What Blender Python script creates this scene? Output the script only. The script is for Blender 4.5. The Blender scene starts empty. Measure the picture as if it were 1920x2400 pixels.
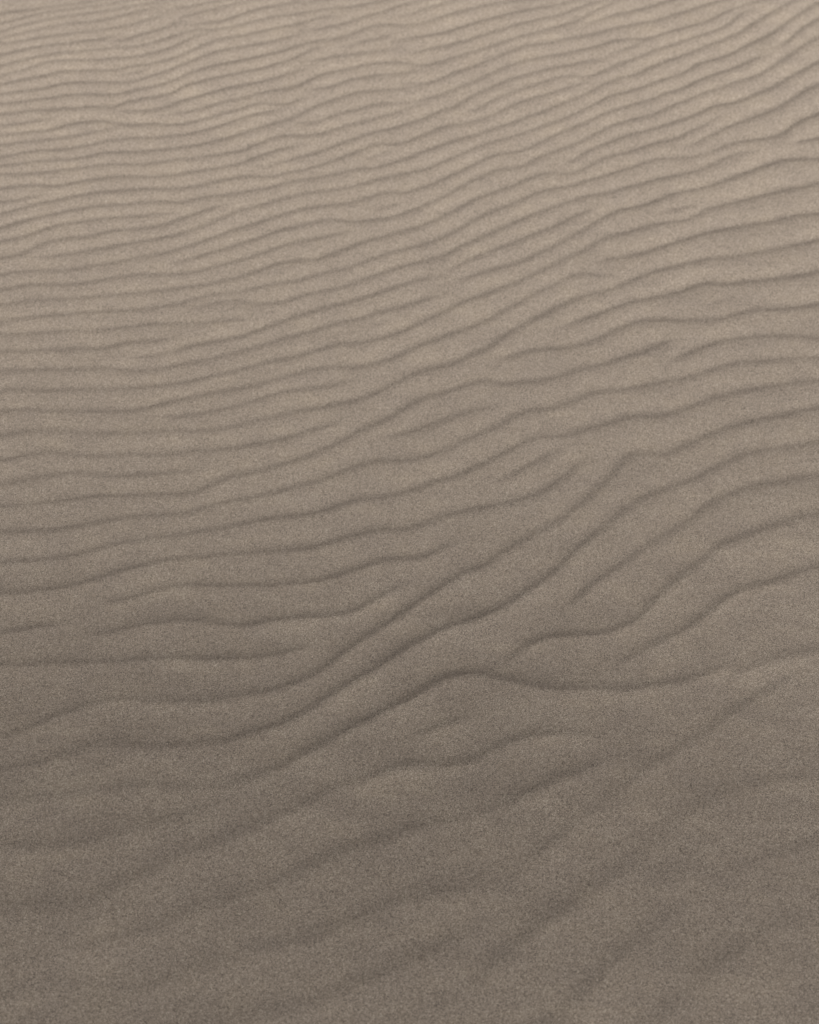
import bpy, math, random
import numpy as np

scene = bpy.context.scene
COL = scene.collection

# ------------------------------------------------------------------ camera
EYE = 1.6                       # eye height of a standing photographer, metres
cam_data = bpy.data.cameras.new("camera")
cam = bpy.data.objects.new("camera", cam_data)
COL.objects.link(cam)
cam.location = (0.0, 0.0, EYE)
cam.rotation_euler = (math.radians(90.0 - 51.0), 0.0, 0.0)
cam_data.sensor_fit = 'VERTICAL'
cam_data.sensor_height = 36.0
cam_data.lens = 18.0 / math.tan(math.radians(22.5))
cam_data.clip_start = 0.02
cam_data.clip_end = 2000.0
cam_data.dof.use_dof = True
cam_data.dof.focus_distance = 2.0
cam_data.dof.aperture_fstop = 3.6
scene.camera = cam

# ------------------------------------------------------------------ sky and sun
SUN_EL = math.radians(18.0)
SUN_AZ = math.radians(148.0)    # clockwise from +Y: behind the photographer, to the right
world = bpy.data.worlds.new("World")
scene.world = world
world.use_nodes = True
wn = world.node_tree.nodes
bg = wn["Background"]
sky = wn.new("ShaderNodeTexSky")
sky.sky_type = 'NISHITA'
sky.sun_disc = False
sky.sun_elevation = SUN_EL
sky.sun_rotation = SUN_AZ
sky.dust_density = 6.0
veil = wn.new("ShaderNodeHueSaturation")       # thin high cloud greys the blue of the sky
veil.inputs["Saturation"].default_value = 0.15
world.node_tree.links.new(sky.outputs[0], veil.inputs["Color"])
world.node_tree.links.new(veil.outputs[0], bg.inputs[0])
bg.inputs[1].default_value = 0.05

sun_data = bpy.data.lights.new("sun", 'SUN')
sun_data.energy = 5.0
sun_data.angle = math.radians(12.0)
sun_data.color = (1.0, 0.968, 0.918)
sun = bpy.data.objects.new("sun", sun_data)
COL.objects.link(sun)
sun.location = (3.5, -5.5, 4.0)
sun.rotation_euler = (math.pi / 2 - SUN_EL, 0.0, math.pi - SUN_AZ)

scene.view_settings.view_transform = 'Standard'
scene.view_settings.look = 'None'
scene.view_settings.gamma = 1.0
scene.view_settings.use_curve_mapping = False
scene.view_settings.exposure = 0.10

# ------------------------------------------------------------------ materials
def sand_material():
    m = bpy.data.materials.new("sand")
    m.use_nodes = True
    nt = m.node_tree
    n, l = nt.nodes, nt.links
    b = n["Principled BSDF"]
    b.inputs["Roughness"].default_value = 0.92
    b.inputs["Specular IOR Level"].default_value = 0.15
    tc = n.new("ShaderNodeTexCoord")

    def noise(scale, detail, rough=0.6):
        t = n.new("ShaderNodeTexNoise")
        t.inputs["Scale"].default_value = scale
        t.inputs["Detail"].default_value = detail
        t.inputs["Roughness"].default_value = rough
        l.new(tc.outputs["Object"], t.inputs["Vector"])
        return t

    def ramp(src, stops):
        r = n.new("ShaderNodeValToRGB")
        e = r.color_ramp.elements
        while len(e) < len(stops):
            e.new(0.5)
        for i, (p, c) in enumerate(stops):
            e[i].position = p
            e[i].color = (*c, 1.0)
        l.new(src, r.inputs[0])
        return r

    # single grains: a mix of dark mineral, tan and pale quartz grains
    vor = n.new("ShaderNodeTexVoronoi")
    vor.inputs["Scale"].default_value = 950.0
    l.new(tc.outputs["Object"], vor.inputs["Vector"])
    sep = n.new("ShaderNodeSeparateColor")
    l.new(vor.outputs["Color"], sep.inputs[0])
    grain = ramp(sep.outputs[0], [(0.0, (0.131, 0.110, 0.093)), (0.22, (0.270, 0.223, 0.183)),
                                  (0.75, (0.401, 0.336, 0.279)), (1.0, (0.561, 0.479, 0.402))])
    fine = noise(640.0, 3.0)
    fr = ramp(fine.outputs["Fac"], [(0.30, (0.82, 0.82, 0.82)), (0.70, (1.17, 1.17, 1.17))])
    mot = noise(16.0, 5.0, 0.62)
    mr = ramp(mot.outputs["Fac"], [(0.28, (0.95, 0.953, 0.965)), (0.5, (1.0, 1.0, 1.0)), (0.72, (1.05, 1.047, 1.03))])

    def mul(a, c):
        x = n.new("ShaderNodeMix")
        x.data_type = 'RGBA'
        x.blend_type = 'MULTIPLY'
        x.inputs[0].default_value = 1.0
        l.new(a, x.inputs[6])
        l.new(c, x.inputs[7])
        return x.outputs[2]

    # streaks of paler, coarser grains that the wind has strung out along the ripples
    mp = n.new("ShaderNodeMapping")
    mp.inputs["Rotation"].default_value = (0.0, 0.0, math.radians(-32.0))
    mp.inputs["Scale"].default_value = (7.0, 24.0, 10.0)
    l.new(tc.outputs["Object"], mp.inputs["Vector"])
    streak = noise(1.0, 6.0, 0.72)
    l.new(mp.outputs["Vector"], streak.inputs["Vector"])
    sr = ramp(streak.outputs["Fac"], [(0.36, (0.97, 0.967, 0.965)), (0.50, (1.0, 1.0, 1.0)), (0.68, (1.09, 1.086, 1.07))])

    col = mul(mul(mul(grain.outputs[0], fr.outputs[0]), mr.outputs[0]), sr.outputs[0])
    l.new(col, b.inputs["Base Color"])
    bump = n.new("ShaderNodeBump")
    bump.inputs["Strength"].default_value = 0.45
    bump.inputs["Distance"].default_value = 0.0007
    l.new(fine.outputs["Fac"], bump.inputs["Height"])
    l.new(bump.outputs["Normal"], b.inputs["Normal"])
    return m

SAND = sand_material()

# ------------------------------------------------------------------ shape of the dune
_ky = np.array([-400.0, -6.0, -2.0, 0.2, 0.55, 0.85, 1.1, 1.3, 1.55, 2.0, 2.5, 3.0, 3.6, 5.0, 8.0, 14.0, 400.0])
_ks = np.array([0.0, 0.0, 0.0, -0.10, -0.135, -0.165, -0.125, -0.055, 0.02, 0.125, 0.225, 0.29, 0.31, 0.22, 0.04, 0.0, 0.0])
_ty = np.arange(-10.0, 20.0, 0.01)
_ts = np.interp(_ty, _ky, _ks)
_g = np.exp(-0.5 * (np.arange(-60, 61) / 14.0) ** 2)
_ts = np.convolve(np.pad(_ts, 60, mode='edge'), _g / _g.sum(), mode='valid')
_tz = np.cumsum(_ts) * 0.01
_tz -= np.interp(0.0, _ty, _tz)

def dune(x, y):
    """Height of the smooth dune surface under the ripples."""
    side = np.clip((1.5 - y) / 0.7, 0, 1)
    side = side * side * (3 - 2 * side)
    return np.interp(y, _ty, _tz) - 0.077 * (1 - np.exp(-np.maximum(x - 0.05, 0) ** 2 / 1.28)) * side

# the trough at the foot of every ripple: does it run on past its first and last point,
# and its plan positions (x, y in metres)
TROUGHS = [
    (1, 1, [(-0.990, 2.818), (-0.941, 2.825), (-0.866, 2.840), (-0.810, 2.850), (-0.765, 2.858)]),
    (1, 1, [(-0.986, 2.788), (-0.938, 2.802), (-0.902, 2.815), (-0.864, 2.824), (-0.801, 2.835), (-0.744, 2.844), (-0.688, 2.858)]),
    (1, 1, [(-0.982, 2.759), (-0.946, 2.776), (-0.910, 2.788), (-0.862, 2.804), (-0.798, 2.813), (-0.746, 2.824), (-0.701, 2.835), (-0.648, 2.848), (-0.611, 2.858)]),
    (1, 0, [(-0.979, 2.742), (-0.932, 2.754), (-0.888, 2.769), (-0.840, 2.783), (-0.788, 2.791), (-0.758, 2.793), (-0.721, 2.803), (-0.684, 2.815), (-0.646, 2.828), (-0.609, 2.835)]),
    (0, 1, [(-0.586, 2.833), (-0.540, 2.838), (-0.495, 2.850), (-0.457, 2.858)]),
    (1, 0, [(-0.977, 2.725), (-0.921, 2.734), (-0.866, 2.747), (-0.799, 2.759), (-0.740, 2.766), (-0.695, 2.778), (-0.658, 2.788), (-0.625, 2.803), (-0.584, 2.813)]),
    (1, 0, [(-0.972, 2.690), (-0.925, 2.705), (-0.881, 2.715), (-0.833, 2.725), (-0.782, 2.734), (-0.733, 2.739), (-0.707, 2.748), (-0.681, 2.754)]),
    (0, 0, [(-0.716, 2.727), (-0.676, 2.737), (-0.643, 2.754), (-0.603, 2.769), (-0.562, 2.783), (-0.540, 2.793)]),
    (0, 1, [(-0.564, 2.803), (-0.530, 2.813), (-0.493, 2.828), (-0.456, 2.838), (-0.399, 2.855)]),
    (1, 0, [(-0.962, 2.625), (-0.916, 2.642), (-0.884, 2.654), (-0.860, 2.669), (-0.831, 2.673), (-0.782, 2.673), (-0.726, 2.675), (-0.685, 2.680), (-0.641, 2.686), (-0.604, 2.698), (-0.568, 2.711), (-0.539, 2.732), (-0.510, 2.747), (-0.477, 2.759)]),
    (0, 0, [(-0.680, 2.628), (-0.647, 2.635), (-0.618, 2.644)]),
    (1, 0, [(-0.940, 2.477), (-0.886, 2.482), (-0.834, 2.496), (-0.808, 2.496)]),
    (1, 0, [(-0.931, 2.414), (-0.889, 2.426), (-0.839, 2.430), (-0.797, 2.438), (-0.762, 2.444), (-0.720, 2.457), (-0.677, 2.466), (-0.662, 2.472)]),
    (0, 1, [(-0.266, 2.843), (-0.232, 2.853), (-0.209, 2.858)]),
    (0, 1, [(-0.252, 2.766), (-0.202, 2.771), (-0.161, 2.786), (-0.123, 2.803), (-0.085, 2.818), (-0.055, 2.825), (-0.035, 2.838), (-0.001, 2.850), (0.022, 2.858)]),
    (0, 1, [(-0.031, 2.808), (0.007, 2.820), (0.037, 2.833), (0.068, 2.845), (0.095, 2.858)]),
    (0, 0, [(-0.259, 2.671), (-0.211, 2.672), (-0.174, 2.688), (-0.136, 2.690), (-0.099, 2.698), (-0.054, 2.703), (-0.020, 2.707)]),
    (0, 0, [(-0.174, 2.711), (-0.144, 2.716), (-0.114, 2.729), (-0.080, 2.742), (-0.046, 2.751), (-0.031, 2.752)]),
    (0, 0, [(-0.245, 2.584), (-0.212, 2.584), (-0.179, 2.594), (-0.149, 2.611), (-0.112, 2.620), (-0.075, 2.628), (-0.031, 2.631), (0.007, 2.637), (0.021, 2.644), (0.038, 2.654)]),
    (0, 0, [(-0.023, 2.601), (0.007, 2.604), (0.036, 2.605), (0.055, 2.609)]),
    (0, 0, [(-0.097, 2.372), (-0.065, 2.391), (-0.037, 2.402)]),
    (0, 1, [(0.408, 2.771), (0.435, 2.788), (0.475, 2.808), (0.514, 2.820), (0.561, 2.833), (0.608, 2.853), (0.620, 2.858)]),
    (0, 0, [(0.470, 2.686), (0.486, 2.700), (0.521, 2.710), (0.545, 2.725), (0.564, 2.735)]),
    (0, 1, [(0.866, 2.703), (0.901, 2.734), (0.944, 2.776), (0.989, 2.810)]),
    (0, 1, [(0.335, 2.353), (0.373, 2.377), (0.403, 2.402), (0.440, 2.421), (0.478, 2.440), (0.522, 2.456), (0.567, 2.470), (0.620, 2.492), (0.666, 2.513), (0.705, 2.537), (0.750, 2.544), (0.790, 2.565), (0.828, 2.580), (0.869, 2.608), (0.902, 2.632), (0.935, 2.652), (0.970, 2.676)]),
    (0, 1, [(0.619, 2.409), (0.657, 2.428), (0.696, 2.452), (0.727, 2.475), (0.766, 2.492), (0.805, 2.511), (0.843, 2.527), (0.876, 2.551), (0.909, 2.575), (0.942, 2.596), (0.960, 2.608)]),
    (0, 1, [(0.873, 2.423), (0.910, 2.435), (0.935, 2.444)]),
    (1, 0, [(-0.905, 2.251), (-0.863, 2.256), (-0.830, 2.266), (-0.806, 2.271)]),
    (1, 0, [(-0.886, 2.139), (-0.840, 2.150), (-0.808, 2.166), (-0.775, 2.180), (-0.742, 2.189), (-0.709, 2.195), (-0.675, 2.205), (-0.634, 2.205), (-0.592, 2.209), (-0.551, 2.216), (-0.513, 2.218)]),
    (1, 0, [(-0.878, 2.090), (-0.839, 2.101), (-0.820, 2.110), (-0.805, 2.128), (-0.773, 2.137), (-0.736, 2.146), (-0.696, 2.152), (-0.663, 2.164), (-0.630, 2.172), (-0.588, 2.173), (-0.555, 2.180), (-0.521, 2.191), (-0.488, 2.207), (-0.455, 2.223), (-0.421, 2.239), (-0.397, 2.241)]),
    (0, 0, [(-0.077, 2.225), (-0.050, 2.239), (-0.015, 2.243)]),
    (0, 0, [(-0.082, 1.901), (-0.047, 1.910)]),
    (0, 0, [(0.550, 2.220), (0.586, 2.230), (0.615, 2.240), (0.643, 2.245)]),
    (0, 1, [(0.393, 2.074), (0.428, 2.090), (0.463, 2.096), (0.505, 2.110), (0.548, 2.128), (0.583, 2.141), (0.619, 2.157), (0.655, 2.168), (0.705, 2.180), (0.755, 2.191), (0.805, 2.202), (0.849, 2.216), (0.900, 2.220)]),
    (0, 1, [(0.300, 1.894), (0.328, 1.908), (0.375, 1.929), (0.416, 1.949), (0.458, 1.968), (0.498, 1.979), (0.539, 1.990), (0.574, 2.003), (0.609, 2.019), (0.637, 2.028), (0.670, 2.019), (0.711, 2.028), (0.759, 2.032), (0.807, 2.041), (0.849, 2.050), (0.873, 2.061)]),
    (0, 0, [(0.622, 1.960), (0.650, 1.973), (0.681, 1.979)]),
    (1, 0, [(-0.832, 1.833), (-0.774, 1.833), (-0.730, 1.838), (-0.685, 1.839), (-0.640, 1.841), (-0.602, 1.846), (-0.571, 1.859), (-0.533, 1.861), (-0.501, 1.865), (-0.466, 1.867)]),
    (1, 0, [(-0.765, 1.493), (-0.725, 1.500), (-0.691, 1.510), (-0.651, 1.516), (-0.616, 1.522), (-0.573, 1.512), (-0.537, 1.510), (-0.502, 1.516), (-0.460, 1.518), (-0.419, 1.522), (-0.384, 1.526)]),
    (0, 0, [(-0.055, 1.601), (-0.025, 1.615), (0.005, 1.623), (0.036, 1.637), (0.073, 1.653), (0.104, 1.669), (0.142, 1.682), (0.179, 1.686)]),
    (0, 1, [(0.511, 1.802), (0.539, 1.814), (0.567, 1.833), (0.601, 1.850), (0.635, 1.863), (0.682, 1.872), (0.721, 1.877), (0.767, 1.880), (0.806, 1.877), (0.839, 1.872)]),
    (1, 0, [(-0.688, 1.146), (-0.658, 1.152), (-0.622, 1.163), (-0.586, 1.166), (-0.560, 1.172)]),
    (1, 0, [(-0.591, 0.747), (-0.529, 0.745), (-0.475, 0.750), (-0.436, 0.760), (-0.404, 0.774), (-0.370, 0.784), (-0.334, 0.800), (-0.291, 0.816), (-0.256, 0.825)]),
    (0, 0, [(0.000, 0.932), (0.030, 0.948), (0.060, 0.964), (0.090, 0.975), (0.120, 0.978)]),
    (0, 0, [(0.035, 0.776), (0.098, 0.800), (0.152, 0.821), (0.192, 0.842), (0.230, 0.865), (0.268, 0.881), (0.314, 0.899)]),
    (0, 0, [(0.134, 0.692), (0.177, 0.726), (0.213, 0.757), (0.247, 0.787), (0.282, 0.812), (0.322, 0.848), (0.362, 0.878), (0.411, 0.914), (0.470, 0.951), (0.520, 0.998), (0.577, 1.032), (0.645, 1.076)]),
    (0, 1, [(0.288, 0.693), (0.327, 0.731), (0.367, 0.767), (0.403, 0.796), (0.447, 0.825), (0.502, 0.847), (0.560, 0.866), (0.627, 0.876)]),
    (0, 1, [(0.332, 0.668), (0.390, 0.698), (0.442, 0.718), (0.484, 0.727), (0.550, 0.743), (0.598, 0.760)]),
    (1, 0, [(-0.524, 0.474), (-0.497, 0.490), (-0.459, 0.514), (-0.411, 0.519), (-0.362, 0.526)]),
    (0, 0, [(0.062, 0.514), (0.094, 0.546), (0.134, 0.589), (0.161, 0.606), (0.182, 0.627), (0.203, 0.639), (0.238, 0.662), (0.267, 0.684), (0.304, 0.707), (0.341, 0.734)]),
    (1, 0, [(0.171, 0.483), (0.217, 0.514), (0.267, 0.570), (0.306, 0.600), (0.343, 0.628), (0.391, 0.664), (0.438, 0.702), (0.483, 0.722), (0.551, 0.746)]),
    (1, 1, [(0.306, 0.484), (0.369, 0.532), (0.432, 0.582), (0.488, 0.616), (0.571, 0.653)]),
    (0, 1, [(0.507, 1.051), (0.577, 1.088), (0.641, 1.110), (0.684, 1.116)]),
    (1, 0, [(-0.282, 0.483), (-0.207, 0.497), (-0.168, 0.505), (-0.131, 0.511), (-0.101, 0.526), (-0.064, 0.546), (-0.039, 0.552), (-0.000, 0.570), (0.038, 0.592), (0.078, 0.612), (0.111, 0.630)]),
    (0, 0, [(0.153, 1.497), (0.183, 1.510), (0.214, 1.528), (0.233, 1.543), (0.259, 1.559), (0.278, 1.571), (0.301, 1.585)]),
    (1, 1, [(-0.967, 2.656), (-0.913, 2.673), (-0.877, 2.686), (-0.841, 2.695), (-0.804, 2.698), (-0.763, 2.703), (-0.729, 2.707), (-0.688, 2.710), (-0.651, 2.715), (-0.615, 2.727), (-0.578, 2.742), (-0.545, 2.756), (-0.508, 2.769), (-0.474, 2.766), (-0.444, 2.771), (-0.406, 2.783), (-0.361, 2.798), (-0.329, 2.808), (-0.272, 2.815), (-0.227, 2.825), (-0.177, 2.835), (-0.131, 2.840), (-0.101, 2.848), (-0.070, 2.858)]),
    (1, 0, [(-0.958, 2.599), (-0.905, 2.616), (-0.859, 2.628), (-0.827, 2.640), (-0.778, 2.642), (-0.722, 2.642), (-0.682, 2.644), (-0.649, 2.656), (-0.623, 2.657), (-0.594, 2.666), (-0.558, 2.681), (-0.522, 2.700), (-0.490, 2.722), (-0.449, 2.739), (-0.389, 2.751), (-0.359, 2.761), (-0.328, 2.771), (-0.283, 2.781), (-0.252, 2.791), (-0.222, 2.806), (-0.192, 2.810), (-0.161, 2.808)]),
    (1, 0, [(-0.954, 2.568), (-0.907, 2.577), (-0.861, 2.587), (-0.822, 2.601), (-0.782, 2.607), (-0.737, 2.607), (-0.692, 2.604), (-0.656, 2.608), (-0.620, 2.620), (-0.584, 2.635), (-0.552, 2.652), (-0.520, 2.671), (-0.487, 2.688), (-0.454, 2.703), (-0.428, 2.710), (-0.387, 2.717), (-0.358, 2.725), (-0.326, 2.734), (-0.289, 2.747), (-0.251, 2.751)]),
    (0, 0, [(-0.676, 2.518), (-0.643, 2.520), (-0.599, 2.520), (-0.564, 2.532), (-0.528, 2.551), (-0.475, 2.570), (-0.432, 2.587), (-0.388, 2.599), (-0.351, 2.608), (-0.320, 2.618), (-0.284, 2.635), (-0.262, 2.642), (-0.229, 2.646)]),
    (1, 0, [(-0.935, 2.444), (-0.883, 2.456), (-0.829, 2.461), (-0.795, 2.475), (-0.760, 2.487), (-0.709, 2.490), (-0.687, 2.487), (-0.660, 2.477), (-0.628, 2.478), (-0.592, 2.482), (-0.548, 2.477), (-0.512, 2.482), (-0.473, 2.496), (-0.434, 2.511), (-0.391, 2.525), (-0.362, 2.539), (-0.344, 2.544), (-0.317, 2.541), (-0.280, 2.539), (-0.262, 2.553), (-0.244, 2.559), (-0.220, 2.561)]),
    (1, 0, [(-0.925, 2.379), (-0.874, 2.395), (-0.835, 2.402), (-0.792, 2.402), (-0.750, 2.412), (-0.716, 2.421), (-0.681, 2.433), (-0.645, 2.437), (-0.609, 2.438), (-0.566, 2.442), (-0.527, 2.447), (-0.488, 2.456), (-0.453, 2.468), (-0.417, 2.484), (-0.382, 2.499), (-0.346, 2.513), (-0.315, 2.519), (-0.297, 2.523), (-0.279, 2.527)]),
    (0, 0, [(-0.550, 1.147), (-0.512, 1.146), (-0.488, 1.156), (-0.462, 1.161), (-0.431, 1.168), (-0.399, 1.173), (-0.362, 1.176), (-0.329, 1.169), (-0.291, 1.161), (-0.259, 1.164), (-0.232, 1.176), (-0.189, 1.180), (-0.146, 1.184), (-0.114, 1.187), (-0.087, 1.197), (-0.066, 1.215), (-0.044, 1.232), (-0.023, 1.250), (-0.001, 1.260)]),
    (1, 1, [(-0.892, 2.175), (-0.853, 2.191), (-0.821, 2.207), (-0.780, 2.214), (-0.748, 2.227), (-0.707, 2.235), (-0.666, 2.242), (-0.624, 2.245), (-0.583, 2.251), (-0.541, 2.252), (-0.506, 2.250), (-0.472, 2.259), (-0.444, 2.268), (-0.416, 2.268), (-0.382, 2.275), (-0.347, 2.285), (-0.304, 2.294), (-0.269, 2.310), (-0.227, 2.319), (-0.185, 2.327), (-0.150, 2.338), (-0.115, 2.347), (-0.072, 2.351), (-0.068, 2.353), (-0.044, 2.363), (-0.008, 2.377), (0.021, 2.393), (0.057, 2.409), (0.093, 2.428), (0.136, 2.440), (0.180, 2.461), (0.225, 2.480), (0.269, 2.501), (0.316, 2.522), (0.361, 2.546), (0.403, 2.565), (0.437, 2.589), (0.461, 2.606), (0.499, 2.623), (0.541, 2.632), (0.561, 2.652), (0.600, 2.669), (0.639, 2.686), (0.678, 2.705), (0.718, 2.725), (0.758, 2.742), (0.799, 2.766), (0.824, 2.788), (0.866, 2.818), (0.907, 2.843), (0.928, 2.858)]),
    (0, 0, [(0.123, 2.508), (0.160, 2.525), (0.198, 2.553), (0.235, 2.575), (0.273, 2.592), (0.320, 2.610), (0.350, 2.623), (0.380, 2.628), (0.410, 2.623), (0.436, 2.630), (0.467, 2.647), (0.502, 2.666), (0.533, 2.678), (0.557, 2.695), (0.596, 2.712), (0.643, 2.729), (0.690, 2.749), (0.738, 2.769), (0.771, 2.788), (0.797, 2.818), (0.845, 2.835)]),
    (1, 1, [(-0.921, 2.353), (-0.886, 2.360), (-0.852, 2.367), (-0.817, 2.374), (-0.774, 2.374), (-0.739, 2.381), (-0.698, 2.393), (-0.655, 2.398), (-0.612, 2.398), (-0.570, 2.402), (-0.527, 2.409), (-0.485, 2.416), (-0.446, 2.428), (-0.411, 2.440), (-0.376, 2.456), (-0.344, 2.470), (-0.314, 2.480), (-0.281, 2.492), (-0.253, 2.508), (-0.232, 2.527), (-0.199, 2.544), (-0.170, 2.556), (-0.141, 2.570), (-0.112, 2.578), (-0.067, 2.581), (-0.023, 2.584), (0.014, 2.592), (0.036, 2.599), (0.066, 2.613), (0.092, 2.628), (0.126, 2.644), (0.171, 2.664), (0.209, 2.686), (0.240, 2.703), (0.278, 2.720), (0.326, 2.726), (0.372, 2.739), (0.418, 2.749), (0.456, 2.759), (0.495, 2.776), (0.534, 2.783), (0.580, 2.793), (0.620, 2.808), (0.659, 2.823), (0.699, 2.838), (0.739, 2.853), (0.751, 2.858)]),
    (0, 1, [(-0.046, 2.728), (-0.008, 2.739), (0.037, 2.749), (0.075, 2.759), (0.121, 2.776), (0.167, 2.793), (0.213, 2.810), (0.260, 2.825), (0.298, 2.835), (0.331, 2.839), (0.370, 2.848), (0.401, 2.858)]),
    (0, 1, [(-0.561, 2.508), (-0.525, 2.513), (-0.479, 2.527), (-0.436, 2.546), (-0.393, 2.556), (-0.357, 2.568), (-0.319, 2.582), (-0.271, 2.590), (-0.246, 2.604), (-0.224, 2.620), (-0.202, 2.632), (-0.158, 2.642), (-0.120, 2.654), (-0.083, 2.664), (-0.046, 2.667), (-0.008, 2.664), (0.022, 2.657), (0.044, 2.659), (0.082, 2.673), (0.127, 2.690), (0.176, 2.710), (0.218, 2.727), (0.264, 2.747), (0.295, 2.756), (0.328, 2.767), (0.366, 2.781), (0.405, 2.798), (0.433, 2.815), (0.461, 2.835), (0.493, 2.853), (0.501, 2.858)]),
    (0, 0, [(0.083, 2.054), (0.107, 2.074), (0.142, 2.094), (0.183, 2.114), (0.218, 2.130), (0.253, 2.146), (0.274, 2.164), (0.297, 2.169), (0.333, 2.193), (0.369, 2.216), (0.402, 2.232), (0.419, 2.234)]),
    (1, 0, [(-0.776, 1.549), (-0.742, 1.559), (-0.708, 1.567), (-0.684, 1.571), (-0.644, 1.565), (-0.598, 1.559), (-0.556, 1.563), (-0.520, 1.565), (-0.484, 1.564), (-0.448, 1.567), (-0.413, 1.575), (-0.377, 1.575), (-0.341, 1.579), (-0.311, 1.587), (-0.287, 1.593), (-0.262, 1.598), (-0.226, 1.611), (-0.196, 1.623), (-0.167, 1.639), (-0.130, 1.647)]),
    (0, 1, [(0.165, 1.806), (0.198, 1.817), (0.230, 1.829), (0.257, 1.838), (0.278, 1.843), (0.310, 1.843), (0.349, 1.853), (0.383, 1.867), (0.417, 1.889), (0.427, 1.894), (0.445, 1.906), (0.479, 1.921), (0.519, 1.923), (0.564, 1.919), (0.597, 1.921), (0.637, 1.921), (0.671, 1.934), (0.713, 1.949), (0.753, 1.953), (0.800, 1.955), (0.834, 1.962), (0.856, 1.966)]),
    (0, 1, [(-0.274, 2.480), (-0.219, 2.484), (-0.191, 2.499), (-0.162, 2.513), (-0.125, 2.522), (-0.089, 2.537), (-0.052, 2.542), (-0.012, 2.545), (0.014, 2.549), (0.047, 2.558), (0.073, 2.568), (0.106, 2.587), (0.147, 2.606), (0.185, 2.630), (0.223, 2.652), (0.261, 2.669), (0.292, 2.678), (0.324, 2.685), (0.369, 2.695), (0.408, 2.707), (0.446, 2.715), (0.481, 2.732), (0.516, 2.742), (0.568, 2.739), (0.592, 2.751), (0.631, 2.766), (0.671, 2.778), (0.710, 2.791), (0.734, 2.803), (0.759, 2.823), (0.791, 2.838), (0.831, 2.853), (0.844, 2.858)]),
    (0, 1, [(-0.012, 2.690), (0.022, 2.700), (0.052, 2.710), (0.090, 2.720), (0.143, 2.739), (0.189, 2.756), (0.235, 2.776), (0.281, 2.791), (0.329, 2.805), (0.368, 2.815), (0.407, 2.835), (0.447, 2.853), (0.459, 2.858)]),
    (0, 0, [(-0.502, 1.659), (-0.453, 1.659), (-0.423, 1.665), (-0.386, 1.675), (-0.350, 1.686), (-0.314, 1.698), (-0.290, 1.708), (-0.270, 1.719), (-0.233, 1.731), (-0.196, 1.735), (-0.164, 1.739), (-0.133, 1.750), (-0.105, 1.758)]),
    (1, 0, [(-0.537, 0.526), (-0.445, 0.536), (-0.364, 0.536), (-0.321, 0.542), (-0.297, 0.551), (-0.268, 0.565), (-0.231, 0.582), (-0.187, 0.592), (-0.149, 0.599), (-0.105, 0.616), (-0.057, 0.640), (-0.000, 0.662), (0.050, 0.672), (0.100, 0.680), (0.134, 0.691)]),
    (1, 0, [(-0.566, 0.648), (-0.476, 0.655), (-0.437, 0.661), (-0.409, 0.684), (-0.384, 0.696), (-0.352, 0.709), (-0.328, 0.729), (-0.296, 0.741), (-0.257, 0.760), (-0.224, 0.778), (-0.184, 0.796), (-0.150, 0.820), (-0.116, 0.841), (-0.081, 0.854), (-0.045, 0.871), (-0.000, 0.888), (0.036, 0.884), (0.072, 0.884), (0.109, 0.901), (0.140, 0.919), (0.178, 0.939), (0.223, 0.947), (0.267, 0.943), (0.319, 0.943)]),
    (1, 0, [(-0.548, 0.572), (-0.486, 0.579), (-0.422, 0.597), (-0.394, 0.602), (-0.364, 0.616), (-0.334, 0.628), (-0.303, 0.644), (-0.272, 0.660), (-0.240, 0.669), (-0.208, 0.678), (-0.176, 0.691), (-0.150, 0.705), (-0.117, 0.724), (-0.091, 0.740), (-0.050, 0.749), (-0.022, 0.763), (-0.000, 0.771), (0.052, 0.789), (0.105, 0.797)]),
    (0, 0, [(-0.539, 1.204), (-0.513, 1.215), (-0.487, 1.220), (-0.461, 1.230), (-0.436, 1.241), (-0.409, 1.250), (-0.377, 1.253), (-0.338, 1.250), (-0.299, 1.252), (-0.266, 1.253), (-0.237, 1.250), (-0.210, 1.257), (-0.172, 1.260), (-0.139, 1.269), (-0.106, 1.282), (-0.073, 1.298), (-0.046, 1.311), (-0.018, 1.315), (0.005, 1.311), (0.027, 1.313), (0.044, 1.329), (0.067, 1.342), (0.101, 1.349)]),
    (1, 0, [(-0.863, 2.003), (-0.821, 2.012), (-0.778, 2.018), (-0.738, 2.014), (-0.698, 2.019), (-0.659, 2.028), (-0.620, 2.036), (-0.580, 2.043), (-0.540, 2.045), (-0.500, 2.042), (-0.467, 2.048), (-0.427, 2.061), (-0.388, 2.076), (-0.348, 2.090), (-0.322, 2.103), (-0.294, 2.117), (-0.254, 2.134), (-0.213, 2.143), (-0.173, 2.155), (-0.121, 2.164)]),
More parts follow.
